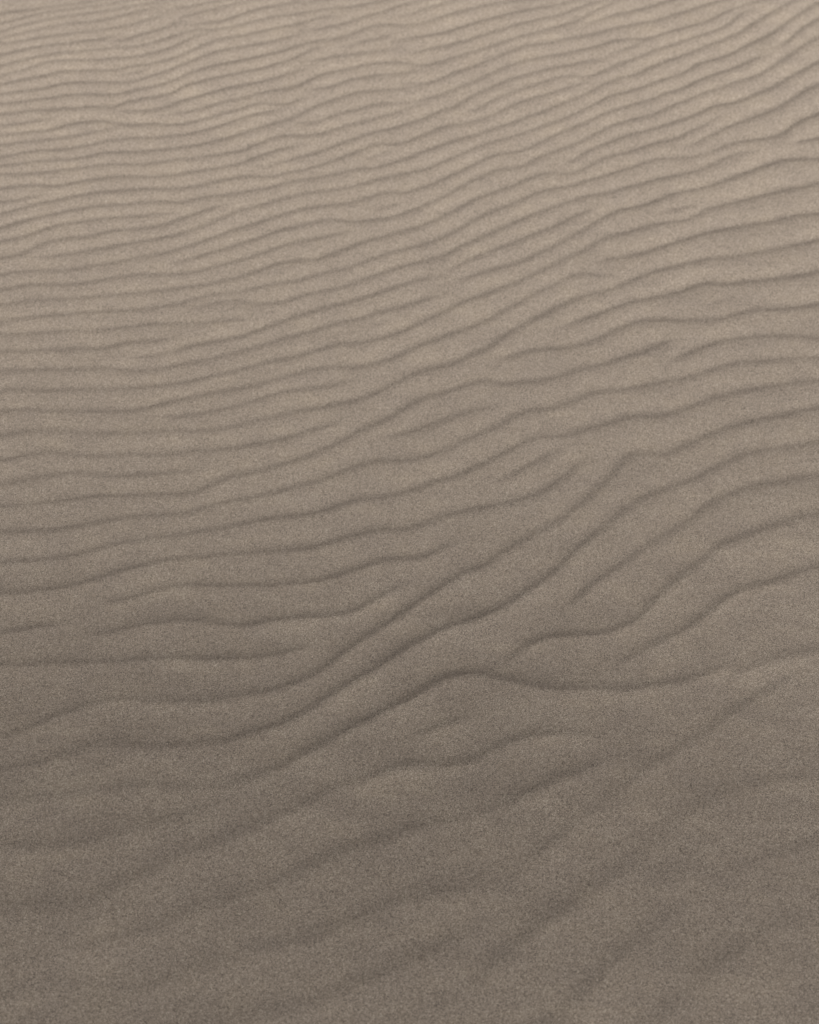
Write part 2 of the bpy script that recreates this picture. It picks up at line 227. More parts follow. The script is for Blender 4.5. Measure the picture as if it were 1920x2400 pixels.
    (1, 1, [(-0.812, 1.731), (-0.750, 1.733), (-0.687, 1.731), (-0.637, 1.731), (-0.587, 1.734), (-0.537, 1.739), (-0.487, 1.743), (-0.450, 1.752), (-0.413, 1.762), (-0.376, 1.772), (-0.339, 1.785), (-0.302, 1.798), (-0.276, 1.807), (-0.238, 1.817), (-0.200, 1.831), (-0.168, 1.846), (-0.136, 1.855), (-0.098, 1.856), (-0.066, 1.865), (-0.033, 1.880), (-0.007, 1.894), (0.012, 1.906), (0.045, 1.925), (0.072, 1.940), (0.105, 1.966), (0.145, 1.986), (0.186, 2.003), (0.227, 2.023), (0.261, 2.045), (0.291, 2.061), (0.333, 2.092), (0.376, 2.117), (0.409, 2.141), (0.441, 2.157), (0.483, 2.171), (0.526, 2.186), (0.562, 2.195), (0.596, 2.198), (0.626, 2.211), (0.656, 2.234), (0.692, 2.246), (0.736, 2.259), (0.780, 2.273), (0.824, 2.287), (0.868, 2.298), (0.914, 2.310)]),
    (0, 1, [(-0.535, 2.778), (-0.490, 2.786), (-0.460, 2.791), (-0.434, 2.804), (-0.393, 2.822), (-0.359, 2.835), (-0.331, 2.843), (-0.293, 2.850), (-0.255, 2.858)]),
    (0, 1, [(-0.817, 2.090), (-0.776, 2.092), (-0.743, 2.100), (-0.704, 2.108), (-0.664, 2.117), (-0.624, 2.128), (-0.584, 2.137), (-0.544, 2.146), (-0.504, 2.157), (-0.471, 2.171), (-0.438, 2.189), (-0.405, 2.207), (-0.382, 2.225), (-0.344, 2.236), (-0.302, 2.252), (-0.260, 2.266), (-0.219, 2.278), (-0.177, 2.285), (-0.135, 2.292), (-0.093, 2.308), (-0.050, 2.324), (-0.008, 2.333), (0.035, 2.347), (0.049, 2.353), (0.056, 2.356), (0.099, 2.379), (0.135, 2.400), (0.172, 2.419), (0.216, 2.437), (0.252, 2.449), (0.282, 2.463), (0.313, 2.477), (0.366, 2.503), (0.408, 2.527), (0.442, 2.549), (0.473, 2.570), (0.511, 2.580), (0.557, 2.599), (0.603, 2.620), (0.645, 2.635), (0.682, 2.666), (0.721, 2.678), (0.760, 2.693), (0.793, 2.717), (0.833, 2.737), (0.874, 2.764), (0.917, 2.798), (0.959, 2.833), (0.996, 2.858)]),
    (1, 0, [(-0.869, 2.041), (-0.837, 2.052), (-0.797, 2.054), (-0.750, 2.054), (-0.711, 2.061), (-0.678, 2.067), (-0.638, 2.076), (-0.599, 2.087), (-0.559, 2.096), (-0.520, 2.105), (-0.480, 2.123), (-0.441, 2.141), (-0.408, 2.157), (-0.375, 2.173), (-0.341, 2.186), (-0.299, 2.207), (-0.258, 2.223), (-0.217, 2.234), (-0.175, 2.241), (-0.134, 2.248), (-0.099, 2.259), (-0.071, 2.273), (-0.043, 2.281), (-0.015, 2.273), (0.020, 2.287), (0.056, 2.305), (0.091, 2.326), (0.120, 2.345), (0.134, 2.353), (0.142, 2.358), (0.171, 2.381), (0.207, 2.393), (0.250, 2.398), (0.272, 2.409), (0.295, 2.426), (0.311, 2.434), (0.356, 2.461), (0.401, 2.484), (0.439, 2.508), (0.477, 2.525), (0.522, 2.541), (0.560, 2.553), (0.599, 2.575), (0.637, 2.589), (0.677, 2.613), (0.716, 2.632), (0.762, 2.649), (0.803, 2.673), (0.834, 2.686), (0.861, 2.688)]),
    (1, 1, [(-0.950, 2.541), (-0.903, 2.546), (-0.849, 2.558), (-0.806, 2.565), (-0.770, 2.570), (-0.718, 2.568), (-0.681, 2.570), (-0.649, 2.580), (-0.606, 2.592), (-0.573, 2.601), (-0.541, 2.618), (-0.517, 2.635), (-0.481, 2.652), (-0.451, 2.661), (-0.407, 2.671), (-0.370, 2.681), (-0.324, 2.694), (-0.283, 2.710), (-0.243, 2.727), (-0.213, 2.734), (-0.175, 2.739), (-0.145, 2.751), (-0.115, 2.769), (-0.081, 2.781), (-0.047, 2.784), (-0.005, 2.782), (0.037, 2.788), (0.075, 2.806), (0.114, 2.823), (0.153, 2.835), (0.207, 2.850), (0.245, 2.858)]),
    (1, 0, [(-0.802, 1.675), (-0.765, 1.680), (-0.728, 1.677), (-0.678, 1.675), (-0.628, 1.675), (-0.579, 1.676), (-0.535, 1.677), (-0.505, 1.686), (-0.476, 1.700), (-0.439, 1.708), (-0.403, 1.718), (-0.366, 1.727), (-0.329, 1.735), (-0.298, 1.743), (-0.272, 1.757), (-0.235, 1.770), (-0.198, 1.783), (-0.160, 1.792), (-0.135, 1.795), (-0.096, 1.789), (-0.065, 1.802), (-0.033, 1.814), (-0.001, 1.838), (0.032, 1.855), (0.064, 1.870), (0.097, 1.887), (0.116, 1.894), (0.143, 1.908), (0.176, 1.927), (0.204, 1.949), (0.231, 1.968), (0.258, 1.988), (0.288, 2.008), (0.330, 2.034), (0.368, 2.051), (0.397, 2.041), (0.438, 2.042)]),
    (1, 1, [(-0.622, 0.875), (-0.568, 0.888), (-0.534, 0.901), (-0.501, 0.919), (-0.458, 0.923), (-0.398, 0.919), (-0.340, 0.923), (-0.282, 0.928), (-0.247, 0.946), (-0.203, 0.959), (-0.167, 0.982), (-0.131, 1.015), (-0.094, 1.046), (-0.056, 1.070), (-0.026, 1.097), (-0.013, 1.108), (0.005, 1.122), (0.026, 1.135), (0.047, 1.149), (0.074, 1.164), (0.107, 1.175), (0.134, 1.189), (0.162, 1.204), (0.191, 1.229), (0.214, 1.247), (0.239, 1.267), (0.259, 1.282), (0.278, 1.311), (0.300, 1.337), (0.326, 1.365), (0.351, 1.387), (0.376, 1.409), (0.402, 1.438), (0.428, 1.459), (0.460, 1.476), (0.463, 1.477), (0.478, 1.483), (0.510, 1.497), (0.541, 1.510), (0.568, 1.532), (0.608, 1.553), (0.634, 1.567), (0.672, 1.577), (0.709, 1.585), (0.747, 1.591), (0.787, 1.601)]),
    (1, 0, [(-0.911, 2.291), (-0.870, 2.298), (-0.824, 2.301), (-0.799, 2.294), (-0.765, 2.303), (-0.724, 2.312), (-0.682, 2.320), (-0.647, 2.326), (-0.605, 2.324), (-0.562, 2.326), (-0.527, 2.329), (-0.492, 2.338), (-0.450, 2.345), (-0.415, 2.352), (-0.377, 2.365), (-0.346, 2.381), (-0.309, 2.398), (-0.274, 2.412), (-0.231, 2.414)]),
    (1, 0, [(-0.609, 0.820), (-0.539, 0.825), (-0.471, 0.839), (-0.416, 0.850), (-0.366, 0.845), (-0.301, 0.841), (-0.259, 0.850), (-0.232, 0.867), (-0.197, 0.879), (-0.163, 0.905), (-0.127, 0.928), (-0.091, 0.957), (-0.054, 0.978), (-0.025, 0.996), (-0.000, 1.008), (0.023, 1.029), (0.050, 1.051), (0.081, 1.063), (0.116, 1.065), (0.154, 1.049), (0.192, 1.042), (0.237, 1.030), (0.284, 1.036), (0.345, 1.032), (0.417, 1.045), (0.473, 1.060), (0.551, 1.098)]),
    (1, 0, [(-0.708, 1.232), (-0.671, 1.237), (-0.628, 1.243), (-0.591, 1.252), (-0.560, 1.262), (-0.534, 1.273), (-0.503, 1.286), (-0.471, 1.298), (-0.433, 1.307), (-0.401, 1.314), (-0.362, 1.318), (-0.323, 1.324), (-0.290, 1.327), (-0.256, 1.329), (-0.243, 1.331), (-0.204, 1.335), (-0.165, 1.340), (-0.131, 1.355), (-0.103, 1.366), (-0.075, 1.375), (-0.047, 1.385), (-0.018, 1.377), (0.011, 1.390), (0.040, 1.402), (0.063, 1.415), (0.098, 1.422), (0.139, 1.434), (0.168, 1.441), (0.198, 1.451), (0.228, 1.464), (0.254, 1.477), (0.279, 1.502), (0.305, 1.524), (0.324, 1.543), (0.350, 1.563)]),
    (1, 0, [(-0.854, 1.958), (-0.810, 1.968), (-0.771, 1.974), (-0.725, 1.976), (-0.679, 1.979), (-0.640, 1.984), (-0.601, 1.990), (-0.562, 1.995), (-0.516, 2.003), (-0.470, 2.010), (-0.430, 2.017), (-0.391, 2.028), (-0.352, 2.039), (-0.319, 2.056), (-0.291, 2.072), (-0.248, 2.083), (-0.204, 2.084), (-0.164, 2.103), (-0.124, 2.123), (-0.090, 2.141), (-0.049, 2.155), (-0.008, 2.168), (0.034, 2.186), (0.069, 2.209), (0.104, 2.232), (0.139, 2.257), (0.175, 2.275), (0.218, 2.291), (0.254, 2.310), (0.276, 2.326), (0.306, 2.337), (0.324, 2.341), (0.338, 2.332), (0.377, 2.340), (0.398, 2.353), (0.407, 2.363), (0.437, 2.381), (0.474, 2.395), (0.518, 2.407), (0.563, 2.426), (0.600, 2.435), (0.631, 2.452), (0.662, 2.470), (0.701, 2.494), (0.732, 2.511)]),
    (1, 0, [(-0.899, 2.216), (-0.879, 2.223), (-0.853, 2.234), (-0.820, 2.246), (-0.786, 2.255), (-0.753, 2.265), (-0.719, 2.273), (-0.677, 2.280), (-0.636, 2.285), (-0.594, 2.288), (-0.541, 2.289), (-0.506, 2.291), (-0.475, 2.298), (-0.440, 2.308), (-0.406, 2.317), (-0.364, 2.326), (-0.335, 2.324), (-0.305, 2.324), (-0.271, 2.338), (-0.235, 2.345), (-0.212, 2.353), (-0.186, 2.367), (-0.151, 2.384), (-0.116, 2.400), (-0.080, 2.419), (-0.044, 2.421), (-0.022, 2.419), (0.006, 2.433), (0.035, 2.449), (0.072, 2.470), (0.101, 2.480), (0.145, 2.484), (0.174, 2.496), (0.211, 2.520), (0.256, 2.546), (0.286, 2.558), (0.318, 2.569), (0.363, 2.587), (0.394, 2.599), (0.424, 2.613), (0.436, 2.620)]),
    (0, 1, [(-0.517, 2.076), (-0.477, 2.085), (-0.438, 2.101), (-0.398, 2.117), (-0.358, 2.132), (-0.325, 2.148), (-0.297, 2.164), (-0.256, 2.177), (-0.215, 2.191), (-0.181, 2.200), (-0.146, 2.199), (-0.115, 2.192), (-0.077, 2.200), (-0.036, 2.205), (-0.008, 2.220), (0.027, 2.239), (0.062, 2.257), (0.090, 2.278), (0.126, 2.305), (0.162, 2.326), (0.198, 2.345), (0.252, 2.353), (0.278, 2.372), (0.309, 2.391), (0.361, 2.414), (0.398, 2.435), (0.436, 2.461), (0.474, 2.482), (0.519, 2.496), (0.564, 2.511), (0.610, 2.537), (0.656, 2.560), (0.703, 2.582), (0.742, 2.599), (0.788, 2.616), (0.828, 2.635), (0.860, 2.657), (0.894, 2.686), (0.936, 2.720), (0.981, 2.751)]),
    (1, 0, [(-0.945, 2.511), (-0.902, 2.515), (-0.863, 2.525), (-0.819, 2.525), (-0.772, 2.527), (-0.736, 2.532), (-0.684, 2.529), (-0.657, 2.546), (-0.621, 2.556), (-0.585, 2.563), (-0.556, 2.570), (-0.532, 2.592), (-0.496, 2.608), (-0.441, 2.623), (-0.387, 2.637), (-0.353, 2.647), (-0.322, 2.659), (-0.282, 2.675), (-0.260, 2.688), (-0.234, 2.707), (-0.201, 2.713)]),
    (1, 1, [(-0.788, 1.609), (-0.766, 1.618), (-0.737, 1.625), (-0.706, 1.628), (-0.676, 1.628), (-0.644, 1.620), (-0.595, 1.618), (-0.559, 1.622), (-0.516, 1.621), (-0.470, 1.623), (-0.431, 1.625), (-0.394, 1.624), (-0.358, 1.631), (-0.328, 1.639), (-0.298, 1.653), (-0.266, 1.661), (-0.230, 1.671), (-0.193, 1.680), (-0.156, 1.692), (-0.119, 1.700), (-0.082, 1.714), (-0.051, 1.733), (-0.013, 1.758), (0.018, 1.779), (0.050, 1.791), (0.082, 1.800), (0.115, 1.819), (0.147, 1.833), (0.174, 1.855), (0.201, 1.880), (0.216, 1.894), (0.228, 1.904), (0.255, 1.921), (0.284, 1.940), (0.325, 1.966), (0.366, 1.988), (0.407, 1.997), (0.442, 2.012), (0.477, 2.034), (0.513, 2.054), (0.555, 2.067), (0.597, 2.079), (0.639, 2.092), (0.680, 2.096), (0.729, 2.105), (0.771, 2.114), (0.814, 2.125), (0.857, 2.139), (0.888, 2.148)]),
    (0, 1, [(0.083, 2.023), (0.113, 2.032), (0.147, 2.048), (0.188, 2.063), (0.229, 2.076), (0.264, 2.096), (0.294, 2.114), (0.337, 2.143), (0.380, 2.173), (0.413, 2.200), (0.446, 2.223), (0.489, 2.236), (0.532, 2.250), (0.569, 2.268), (0.599, 2.282), (0.634, 2.289), (0.671, 2.301), (0.709, 2.319), (0.754, 2.340), (0.783, 2.353), (0.807, 2.365), (0.844, 2.377), (0.881, 2.381), (0.925, 2.381)]),
    (1, 1, [(-0.847, 1.914), (-0.802, 1.923), (-0.757, 1.929), (-0.712, 1.934), (-0.667, 1.939), (-0.621, 1.942), (-0.576, 1.947), (-0.530, 1.953), (-0.491, 1.960), (-0.453, 1.975), (-0.414, 1.987), (-0.375, 1.991), (-0.342, 1.998), (-0.316, 2.008), (-0.288, 2.017), (-0.249, 2.023), (-0.209, 2.039), (-0.169, 2.052), (-0.129, 2.063), (-0.096, 2.081), (-0.055, 2.101), (-0.014, 2.117), (0.027, 2.128), (0.061, 2.143), (0.096, 2.164), (0.131, 2.195), (0.166, 2.216), (0.201, 2.234), (0.244, 2.257), (0.273, 2.273), (0.303, 2.287), (0.353, 2.296), (0.397, 2.314), (0.441, 2.331), (0.484, 2.347), (0.497, 2.353), (0.507, 2.358), (0.544, 2.374), (0.580, 2.381), (0.623, 2.381), (0.660, 2.388), (0.698, 2.405), (0.736, 2.426), (0.780, 2.433), (0.825, 2.442), (0.855, 2.454), (0.881, 2.480), (0.913, 2.501), (0.946, 2.518)]),
    (0, 1, [(0.344, 1.085), (0.388, 1.111), (0.408, 1.125), (0.437, 1.142), (0.466, 1.156), (0.491, 1.180), (0.516, 1.197), (0.541, 1.221), (0.585, 1.250), (0.625, 1.259), (0.675, 1.282), (0.724, 1.300)]),
    (1, 0, [(-0.822, 1.783), (-0.765, 1.783), (-0.708, 1.784), (-0.651, 1.785), (-0.607, 1.787), (-0.568, 1.782), (-0.523, 1.782), (-0.486, 1.791), (-0.449, 1.800), (-0.412, 1.809), (-0.374, 1.821), (-0.337, 1.836), (-0.306, 1.848), (-0.279, 1.860), (-0.241, 1.874), (-0.202, 1.887), (-0.188, 1.894), (-0.164, 1.904), (-0.125, 1.916), (-0.086, 1.927), (-0.053, 1.945), (-0.021, 1.951), (0.012, 1.966), (0.046, 1.979), (0.076, 1.988)]),
    (0, 1, [(0.154, 1.075), (0.179, 1.108), (0.195, 1.122), (0.229, 1.138), (0.267, 1.145), (0.304, 1.145), (0.337, 1.151), (0.365, 1.168), (0.394, 1.180), (0.421, 1.220), (0.446, 1.245), (0.472, 1.270), (0.498, 1.295), (0.530, 1.320), (0.557, 1.349), (0.594, 1.367), (0.638, 1.386), (0.675, 1.399), (0.712, 1.414), (0.751, 1.425)]),
    (0, 0, [(-0.470, 1.947), (-0.438, 1.955), (-0.406, 1.966), (-0.367, 1.975), (-0.333, 1.966), (-0.285, 1.962), (-0.246, 1.977), (-0.207, 1.992), (-0.161, 2.003), (-0.121, 2.019), (-0.081, 2.039), (-0.041, 2.056), (-0.001, 2.072), (0.033, 2.083), (0.067, 2.092), (0.091, 2.108), (0.122, 2.132), (0.164, 2.152), (0.199, 2.175), (0.242, 2.200), (0.270, 2.216), (0.300, 2.230), (0.347, 2.252), (0.394, 2.271), (0.444, 2.280), (0.480, 2.294), (0.524, 2.310), (0.568, 2.324), (0.611, 2.335), (0.655, 2.347), (0.665, 2.353), (0.693, 2.370), (0.724, 2.388), (0.761, 2.398), (0.801, 2.402)]),
    (0, 0, [(-0.344, 2.345), (-0.321, 2.353), (-0.307, 2.360), (-0.265, 2.374), (-0.223, 2.391), (-0.188, 2.405), (-0.152, 2.426), (-0.116, 2.442), (-0.081, 2.456), (-0.037, 2.468), (-0.001, 2.482), (0.032, 2.496), (0.065, 2.518), (0.102, 2.529), (0.132, 2.553), (0.165, 2.575), (0.199, 2.594), (0.229, 2.613), (0.267, 2.628), (0.322, 2.646), (0.367, 2.657), (0.405, 2.666), (0.443, 2.673), (0.473, 2.676)]),
    (1, 0, [(-0.672, 1.078), (-0.614, 1.082), (-0.556, 1.083), (-0.494, 1.085), (-0.433, 1.092), (-0.378, 1.095), (-0.323, 1.092), (-0.245, 1.095), (-0.202, 1.107), (-0.180, 1.115), (-0.154, 1.125)]),
    (1, 0, [(-0.753, 1.437), (-0.724, 1.439), (-0.690, 1.443), (-0.645, 1.449), (-0.611, 1.458), (-0.571, 1.464), (-0.530, 1.464), (-0.483, 1.466), (-0.442, 1.466), (-0.407, 1.468), (-0.389, 1.477), (-0.368, 1.489), (-0.352, 1.500), (-0.329, 1.514), (-0.300, 1.518), (-0.282, 1.524), (-0.258, 1.534), (-0.217, 1.547), (-0.182, 1.567), (-0.152, 1.585), (-0.128, 1.601), (-0.105, 1.619), (-0.074, 1.635), (-0.044, 1.655), (-0.019, 1.675), (0.005, 1.698), (0.037, 1.712), (0.068, 1.723), (0.100, 1.737), (0.132, 1.752), (0.154, 1.757), (0.182, 1.745), (0.220, 1.750), (0.252, 1.754), (0.273, 1.760), (0.305, 1.772), (0.345, 1.789), (0.390, 1.798), (0.417, 1.812), (0.444, 1.825), (0.483, 1.838), (0.518, 1.859), (0.558, 1.870)]),
    (1, 0, [(-0.918, 2.332), (-0.868, 2.333), (-0.819, 2.336), (-0.777, 2.343), (-0.736, 2.351), (-0.724, 2.353), (-0.701, 2.358), (-0.652, 2.363), (-0.601, 2.358), (-0.566, 2.365), (-0.524, 2.374), (-0.475, 2.381), (-0.425, 2.391), (-0.379, 2.402), (-0.348, 2.421), (-0.311, 2.437), (-0.276, 2.447), (-0.247, 2.444), (-0.211, 2.449), (-0.168, 2.466), (-0.132, 2.480), (-0.096, 2.492), (-0.059, 2.503), (-0.023, 2.518), (0.003, 2.532), (0.043, 2.541)]),
    (1, 1, [(-0.740, 1.375), (-0.689, 1.379), (-0.644, 1.381), (-0.610, 1.387), (-0.583, 1.392), (-0.561, 1.400), (-0.528, 1.409), (-0.494, 1.415), (-0.459, 1.417), (-0.419, 1.419), (-0.391, 1.430), (-0.363, 1.441), (-0.335, 1.449), (-0.301, 1.457), (-0.278, 1.466), (-0.253, 1.471), (-0.237, 1.477), (-0.219, 1.483), (-0.184, 1.495), (-0.149, 1.510), (-0.114, 1.528), (-0.085, 1.543), (-0.055, 1.551), (-0.019, 1.549), (0.017, 1.555), (0.054, 1.569), (0.084, 1.585), (0.115, 1.605), (0.146, 1.623), (0.177, 1.639), (0.200, 1.663), (0.229, 1.675), (0.268, 1.682), (0.306, 1.694), (0.339, 1.714), (0.365, 1.729), (0.409, 1.733), (0.448, 1.741), (0.480, 1.752), (0.512, 1.756), (0.551, 1.762), (0.585, 1.777), (0.619, 1.793), (0.659, 1.806), (0.704, 1.809), (0.750, 1.814), (0.789, 1.819), (0.829, 1.817)]),
    (0, 1, [(0.261, 1.205), (0.284, 1.215), (0.308, 1.244), (0.327, 1.261), (0.351, 1.281), (0.375, 1.297), (0.401, 1.323), (0.426, 1.345), (0.457, 1.367), (0.489, 1.391), (0.521, 1.415), (0.549, 1.445), (0.582, 1.466), (0.606, 1.477), (0.620, 1.485), (0.657, 1.495), (0.700, 1.502), (0.731, 1.510), (0.770, 1.518)]),
    (1, 1, [(-0.724, 1.304), (-0.689, 1.309), (-0.647, 1.313), (-0.609, 1.318), (-0.582, 1.326), (-0.556, 1.337), (-0.530, 1.348), (-0.496, 1.353), (-0.463, 1.361), (-0.430, 1.366), (-0.396, 1.374), (-0.363, 1.381), (-0.329, 1.388), (-0.296, 1.398), (-0.268, 1.407), (-0.249, 1.410), (-0.215, 1.415), (-0.180, 1.419), (-0.146, 1.430), (-0.112, 1.447), (-0.077, 1.458), (-0.042, 1.462), (-0.007, 1.470), (0.008, 1.477), (0.023, 1.485), (0.053, 1.500), (0.088, 1.510), (0.119, 1.530), (0.149, 1.547), (0.174, 1.565), (0.205, 1.585), (0.237, 1.607), (0.263, 1.614), (0.290, 1.609), (0.319, 1.621), (0.350, 1.633), (0.388, 1.647), (0.414, 1.659), (0.440, 1.665), (0.483, 1.666), (0.515, 1.673), (0.541, 1.686), (0.574, 1.700), (0.608, 1.716), (0.640, 1.725), (0.680, 1.735), (0.725, 1.745), (0.771, 1.753), (0.818, 1.759)]),
    (1, 1, [(-0.638, 0.937), (-0.596, 0.950), (-0.562, 0.980), (-0.524, 0.996), (-0.488, 1.008), (-0.443, 1.010), (-0.389, 1.008), (-0.332, 1.003), (-0.291, 1.013), (-0.254, 1.022), (-0.216, 1.029), (-0.179, 1.046), (-0.149, 1.063), (-0.119, 1.092), (-0.101, 1.113), (-0.085, 1.129), (-0.064, 1.144), (-0.043, 1.161), (-0.022, 1.180), (-0.001, 1.197), (0.021, 1.218), (0.043, 1.239), (0.066, 1.257), (0.088, 1.273), (0.111, 1.287), (0.139, 1.298), (0.163, 1.326), (0.192, 1.346), (0.222, 1.368), (0.247, 1.384), (0.278, 1.407), (0.309, 1.438), (0.335, 1.464), (0.348, 1.477), (0.362, 1.497), (0.385, 1.520), (0.403, 1.551), (0.426, 1.571), (0.453, 1.571), (0.477, 1.565), (0.502, 1.575), (0.529, 1.593), (0.561, 1.607), (0.595, 1.629), (0.627, 1.639), (0.660, 1.651), (0.698, 1.659), (0.738, 1.673), (0.776, 1.682), (0.804, 1.688)]),
    (0, 0, [(-0.585, 1.816), (-0.547, 1.817), (-0.509, 1.823), (-0.478, 1.831), (-0.447, 1.846), (-0.416, 1.857), (-0.384, 1.863), (-0.346, 1.874), (-0.308, 1.889), (-0.289, 1.900), (-0.243, 1.925), (-0.205, 1.942), (-0.166, 1.955), (-0.127, 1.968), (-0.087, 1.984), (-0.047, 2.003), (-0.007, 2.019), (0.026, 2.032), (0.053, 2.036), (0.073, 2.038)]),
    (1, 0, [(-0.840, 1.879), (-0.792, 1.880), (-0.743, 1.881), (-0.699, 1.889), (-0.653, 1.889), (-0.626, 1.894), (-0.600, 1.894), (-0.595, 1.895), (-0.557, 1.904), (-0.519, 1.907), (-0.493, 1.909), (-0.459, 1.904), (-0.414, 1.910), (-0.376, 1.917), (-0.343, 1.921), (-0.320, 1.921)]),
]

HEIGHT = 0.050      # ripple height over ripple length
STOSS, LEE, CORE = 0.38, 0.10, 0.82
UNEVEN = 0.25

def crest_share(x, y):
    s = np.interp(y, [0.6, 1.15, 1.4, 2.0, 2.8], [0.75, 0.80, 0.52, 0.38, 0.30])
    return s - 0.12 * np.clip((x - 0.2) / 0.3, 0, 1) * np.clip((y - 1.25) / 0.2, 0, 1)

def strength(x, y):
    """Ripples are crisp up the slope and worn low on the near sand, lowest at the right."""
    s = 0.23 + 0.36 * np.clip((y - 0.80) / 0.9, 0, 1)
    s = s + 0.66 * np.clip((y - 1.6) / 1.0, 0, 1)
    s = s + 0.25 * np.clip((-0.1 - x) / 0.4, 0, 1) * np.clip((y - 1.9) / 0.6, 0, 1)
    s = s + 0.15 * np.exp(-((x - 0.02) / 0.25) ** 2 - ((y - 1.08) / 0.17) ** 2)
    s = s * (1 - 0.22 * np.clip((-0.15 - x) / 0.3, 0, 1) * np.clip((1.5 - y) / 0.4, 0, 1))
    return s * (1 - 0.35 * np.clip((x - 0.25) / 0.3, 0, 1) * np.clip((1.15 - y) / 0.3, 0, 1))

# ------------------------------------------------------------------ grid
def axis(core0, core1, step, lo, hi, far):
    core = list(np.arange(core0, core1 + step / 2, step))
    def grow(start, end, sign):
        out, p, s = [], start, step
        while sign * (end - p) > 0:
            s = min(s * 1.035, 0.010)
            p += sign * s
            out.append(p)
        while abs(p) < far:
            s *= 1.16
            p += sign * s
            out.append(p)
        return out
    return np.array(grow(core[0], lo, -1)[::-1] + core + grow(core[-1], hi, 1))

GX = axis(-1.06, 1.06, 0.003, -1.7, 1.7, 300.0)
GY = axis(0.42, 3.02, 0.0025, -0.15, 3.7, 300.0)
NX, NY = len(GX), len(GY)
rng = np.random.default_rng(7)

def smooth1(a, sig):
    k = max(1, int(sig * 3))
    g = np.exp(-0.5 * (np.arange(-k, k + 1) / sig) ** 2)
    return np.convolve(np.pad(a, k, mode='edge'), g / g.sum(), mode='valid')

# every trough as y(x) on the grid columns, with a weight that dies out at its free ends
rows, weights, mapped = [], [], []
MEAN = 0.16
for edge0, edge1, ln in TROUGHS:
    p = np.array(ln)
    x, y = p[:, 0], p[:, 1]
    # smooth, monotone resampling
    xs = np.arange(x[0], x[-1], 0.004)
    ys = np.interp(xs, x, y)
    if len(xs) > 8:
        ys = smooth1(ys, 2.6)
    j = rng.normal(0, 1, len(xs) + 8)
    ys = ys + (smooth1(j, 1.5) * 0.0011 + smooth1(j[::-1], 5.0) * 0.0022)[:len(xs)]
    w = np.ones_like(xs)
    L = xs[-1] - xs[0]
    t = min(0.05, L * 0.4)
    ext = np.arange(0.004, 1.4, 0.004)
    pre_x = pre_y = pre_w = post_x = post_y = post_w = np.zeros(0)
    n = min(12, len(xs) - 1)
    if not edge0:
        w *= np.clip((xs - xs[0] + 0.012) / t, 0, 1)
    else:
        s0 = np.clip((ys[n] - ys[0]) / (xs[n] - xs[0]), -0.4, 0.8)
        sl = MEAN + (s0 - MEAN) * np.exp(-ext / 0.25)
        pre_x, pre_y = xs[0] - ext, ys[0] - np.cumsum(sl) * 0.004
        pre_w = np.ones_like(ext)
    if not edge1:
        w *= np.clip((xs[-1] - xs + 0.012) / t, 0, 1)
    else:
        s1 = np.clip((ys[-1] - ys[-1 - n]) / (xs[-1] - xs[-1 - n]), -0.4, 0.8)
        sl = MEAN + (s1 - MEAN) * np.exp(-ext / 0.25)
        post_x, post_y = xs[-1] + ext, ys[-1] + np.cumsum(sl) * 0.004
        post_w = np.ones_like(ext)
    X = np.concatenate([pre_x[::-1], xs, post_x])
    Y = np.concatenate([pre_y[::-1], ys, post_y])
    W = np.concatenate([pre_w[::-1], w, post_w])
    yy = np.interp(GX, X, Y, left=np.nan, right=np.nan)
    ww = np.interp(GX, X, W, left=0.0, right=0.0)
    rows.append(yy)
    weights.append(ww)
    mapped.append(True)

# more of the same beyond the mapped strip, before and behind it
R = np.array(rows)
inside = (GX > -1.8) & (GX < 1.8)
with np.errstate(all='ignore'):
    hi = np.where(inside, np.nanmax(np.where(np.isnan(R), -9, R), axis=0), 0.0)
    lo = np.where(inside, np.nanmin(np.where(np.isnan(R), 9, R), axis=0), 0.0)
idx = np.where(inside)[0]
def envelope(a, sgn):
    xs = np.arange(-1.7, 1.7, 0.01)
    v = np.interp(xs, GX[idx], a[idx])
    k = 25
    pad = np.pad(v, k, mode='edge')
    m = np.array([(pad[i:i + 2 * k + 1].max() if sgn > 0 else pad[i:i + 2 * k + 1].min()) for i in range(len(v))])
    return xs, smooth1(m, 18.0)
for arr, sgn, count in ((hi, 1, 22), (lo, -1, 14)):
    xs, env = envelope(arr, sgn)
    for k in range(count):
        wob = sum(rng.normal(0, 0.006) * np.sin(xs * rng.uniform(2, 9) + rng.uniform(0, 6)) for _ in range(4))
        env = env + sgn * (0.052 + 0.012 * rng.random())
        rows.append(np.interp(GX, xs, env + wob, left=np.nan, right=np.nan))
        weights.append(np.where((GX > -1.7) & (GX < 1.7), 1.0, 0.0))
        mapped.append(False)
R = np.array(rows)
Wt = np.nan_to_num(np.array(weights))
NL = len(R)

# gap to the next trough farther away and nearer, column by column
big = np.where(np.isnan(R) | (Wt < 0.3), 1e6, R)
up = np.full(R.shape, 0.06)
dn = np.full(R.shape, 0.06)
order = np.argsort(big, axis=0)
srt = np.take_along_axis(big, order, axis=0)
d = np.diff(srt, axis=0)
d = np.where(d > 100, 0.06, d)
gup = np.vstack([d, np.full((1, NX), 0.06)])
gdn = np.vstack([np.full((1, NX), 0.06), d])
np.put_along_axis(up, order, gup, axis=0)
np.put_along_axis(dn, order, gdn, axis=0)
outer = np.clip((np.abs(GX)[None, :] - 0.56 - 0.17 * np.nan_to_num(R, nan=1.0)) / 0.15, 0, 1)
Wt = Wt * (1 - outer * (1 - np.clip((np.minimum(up, dn) - 0.008) / 0.025, 0.0, 1)))   # crowded ripples merge
up, dn = np.minimum(up, 1.8 * dn), np.minimum(dn, 1.8 * up)
up = np.clip(up, 0.02, 0.085)
dn = np.clip(dn, 0.02, 0.085)
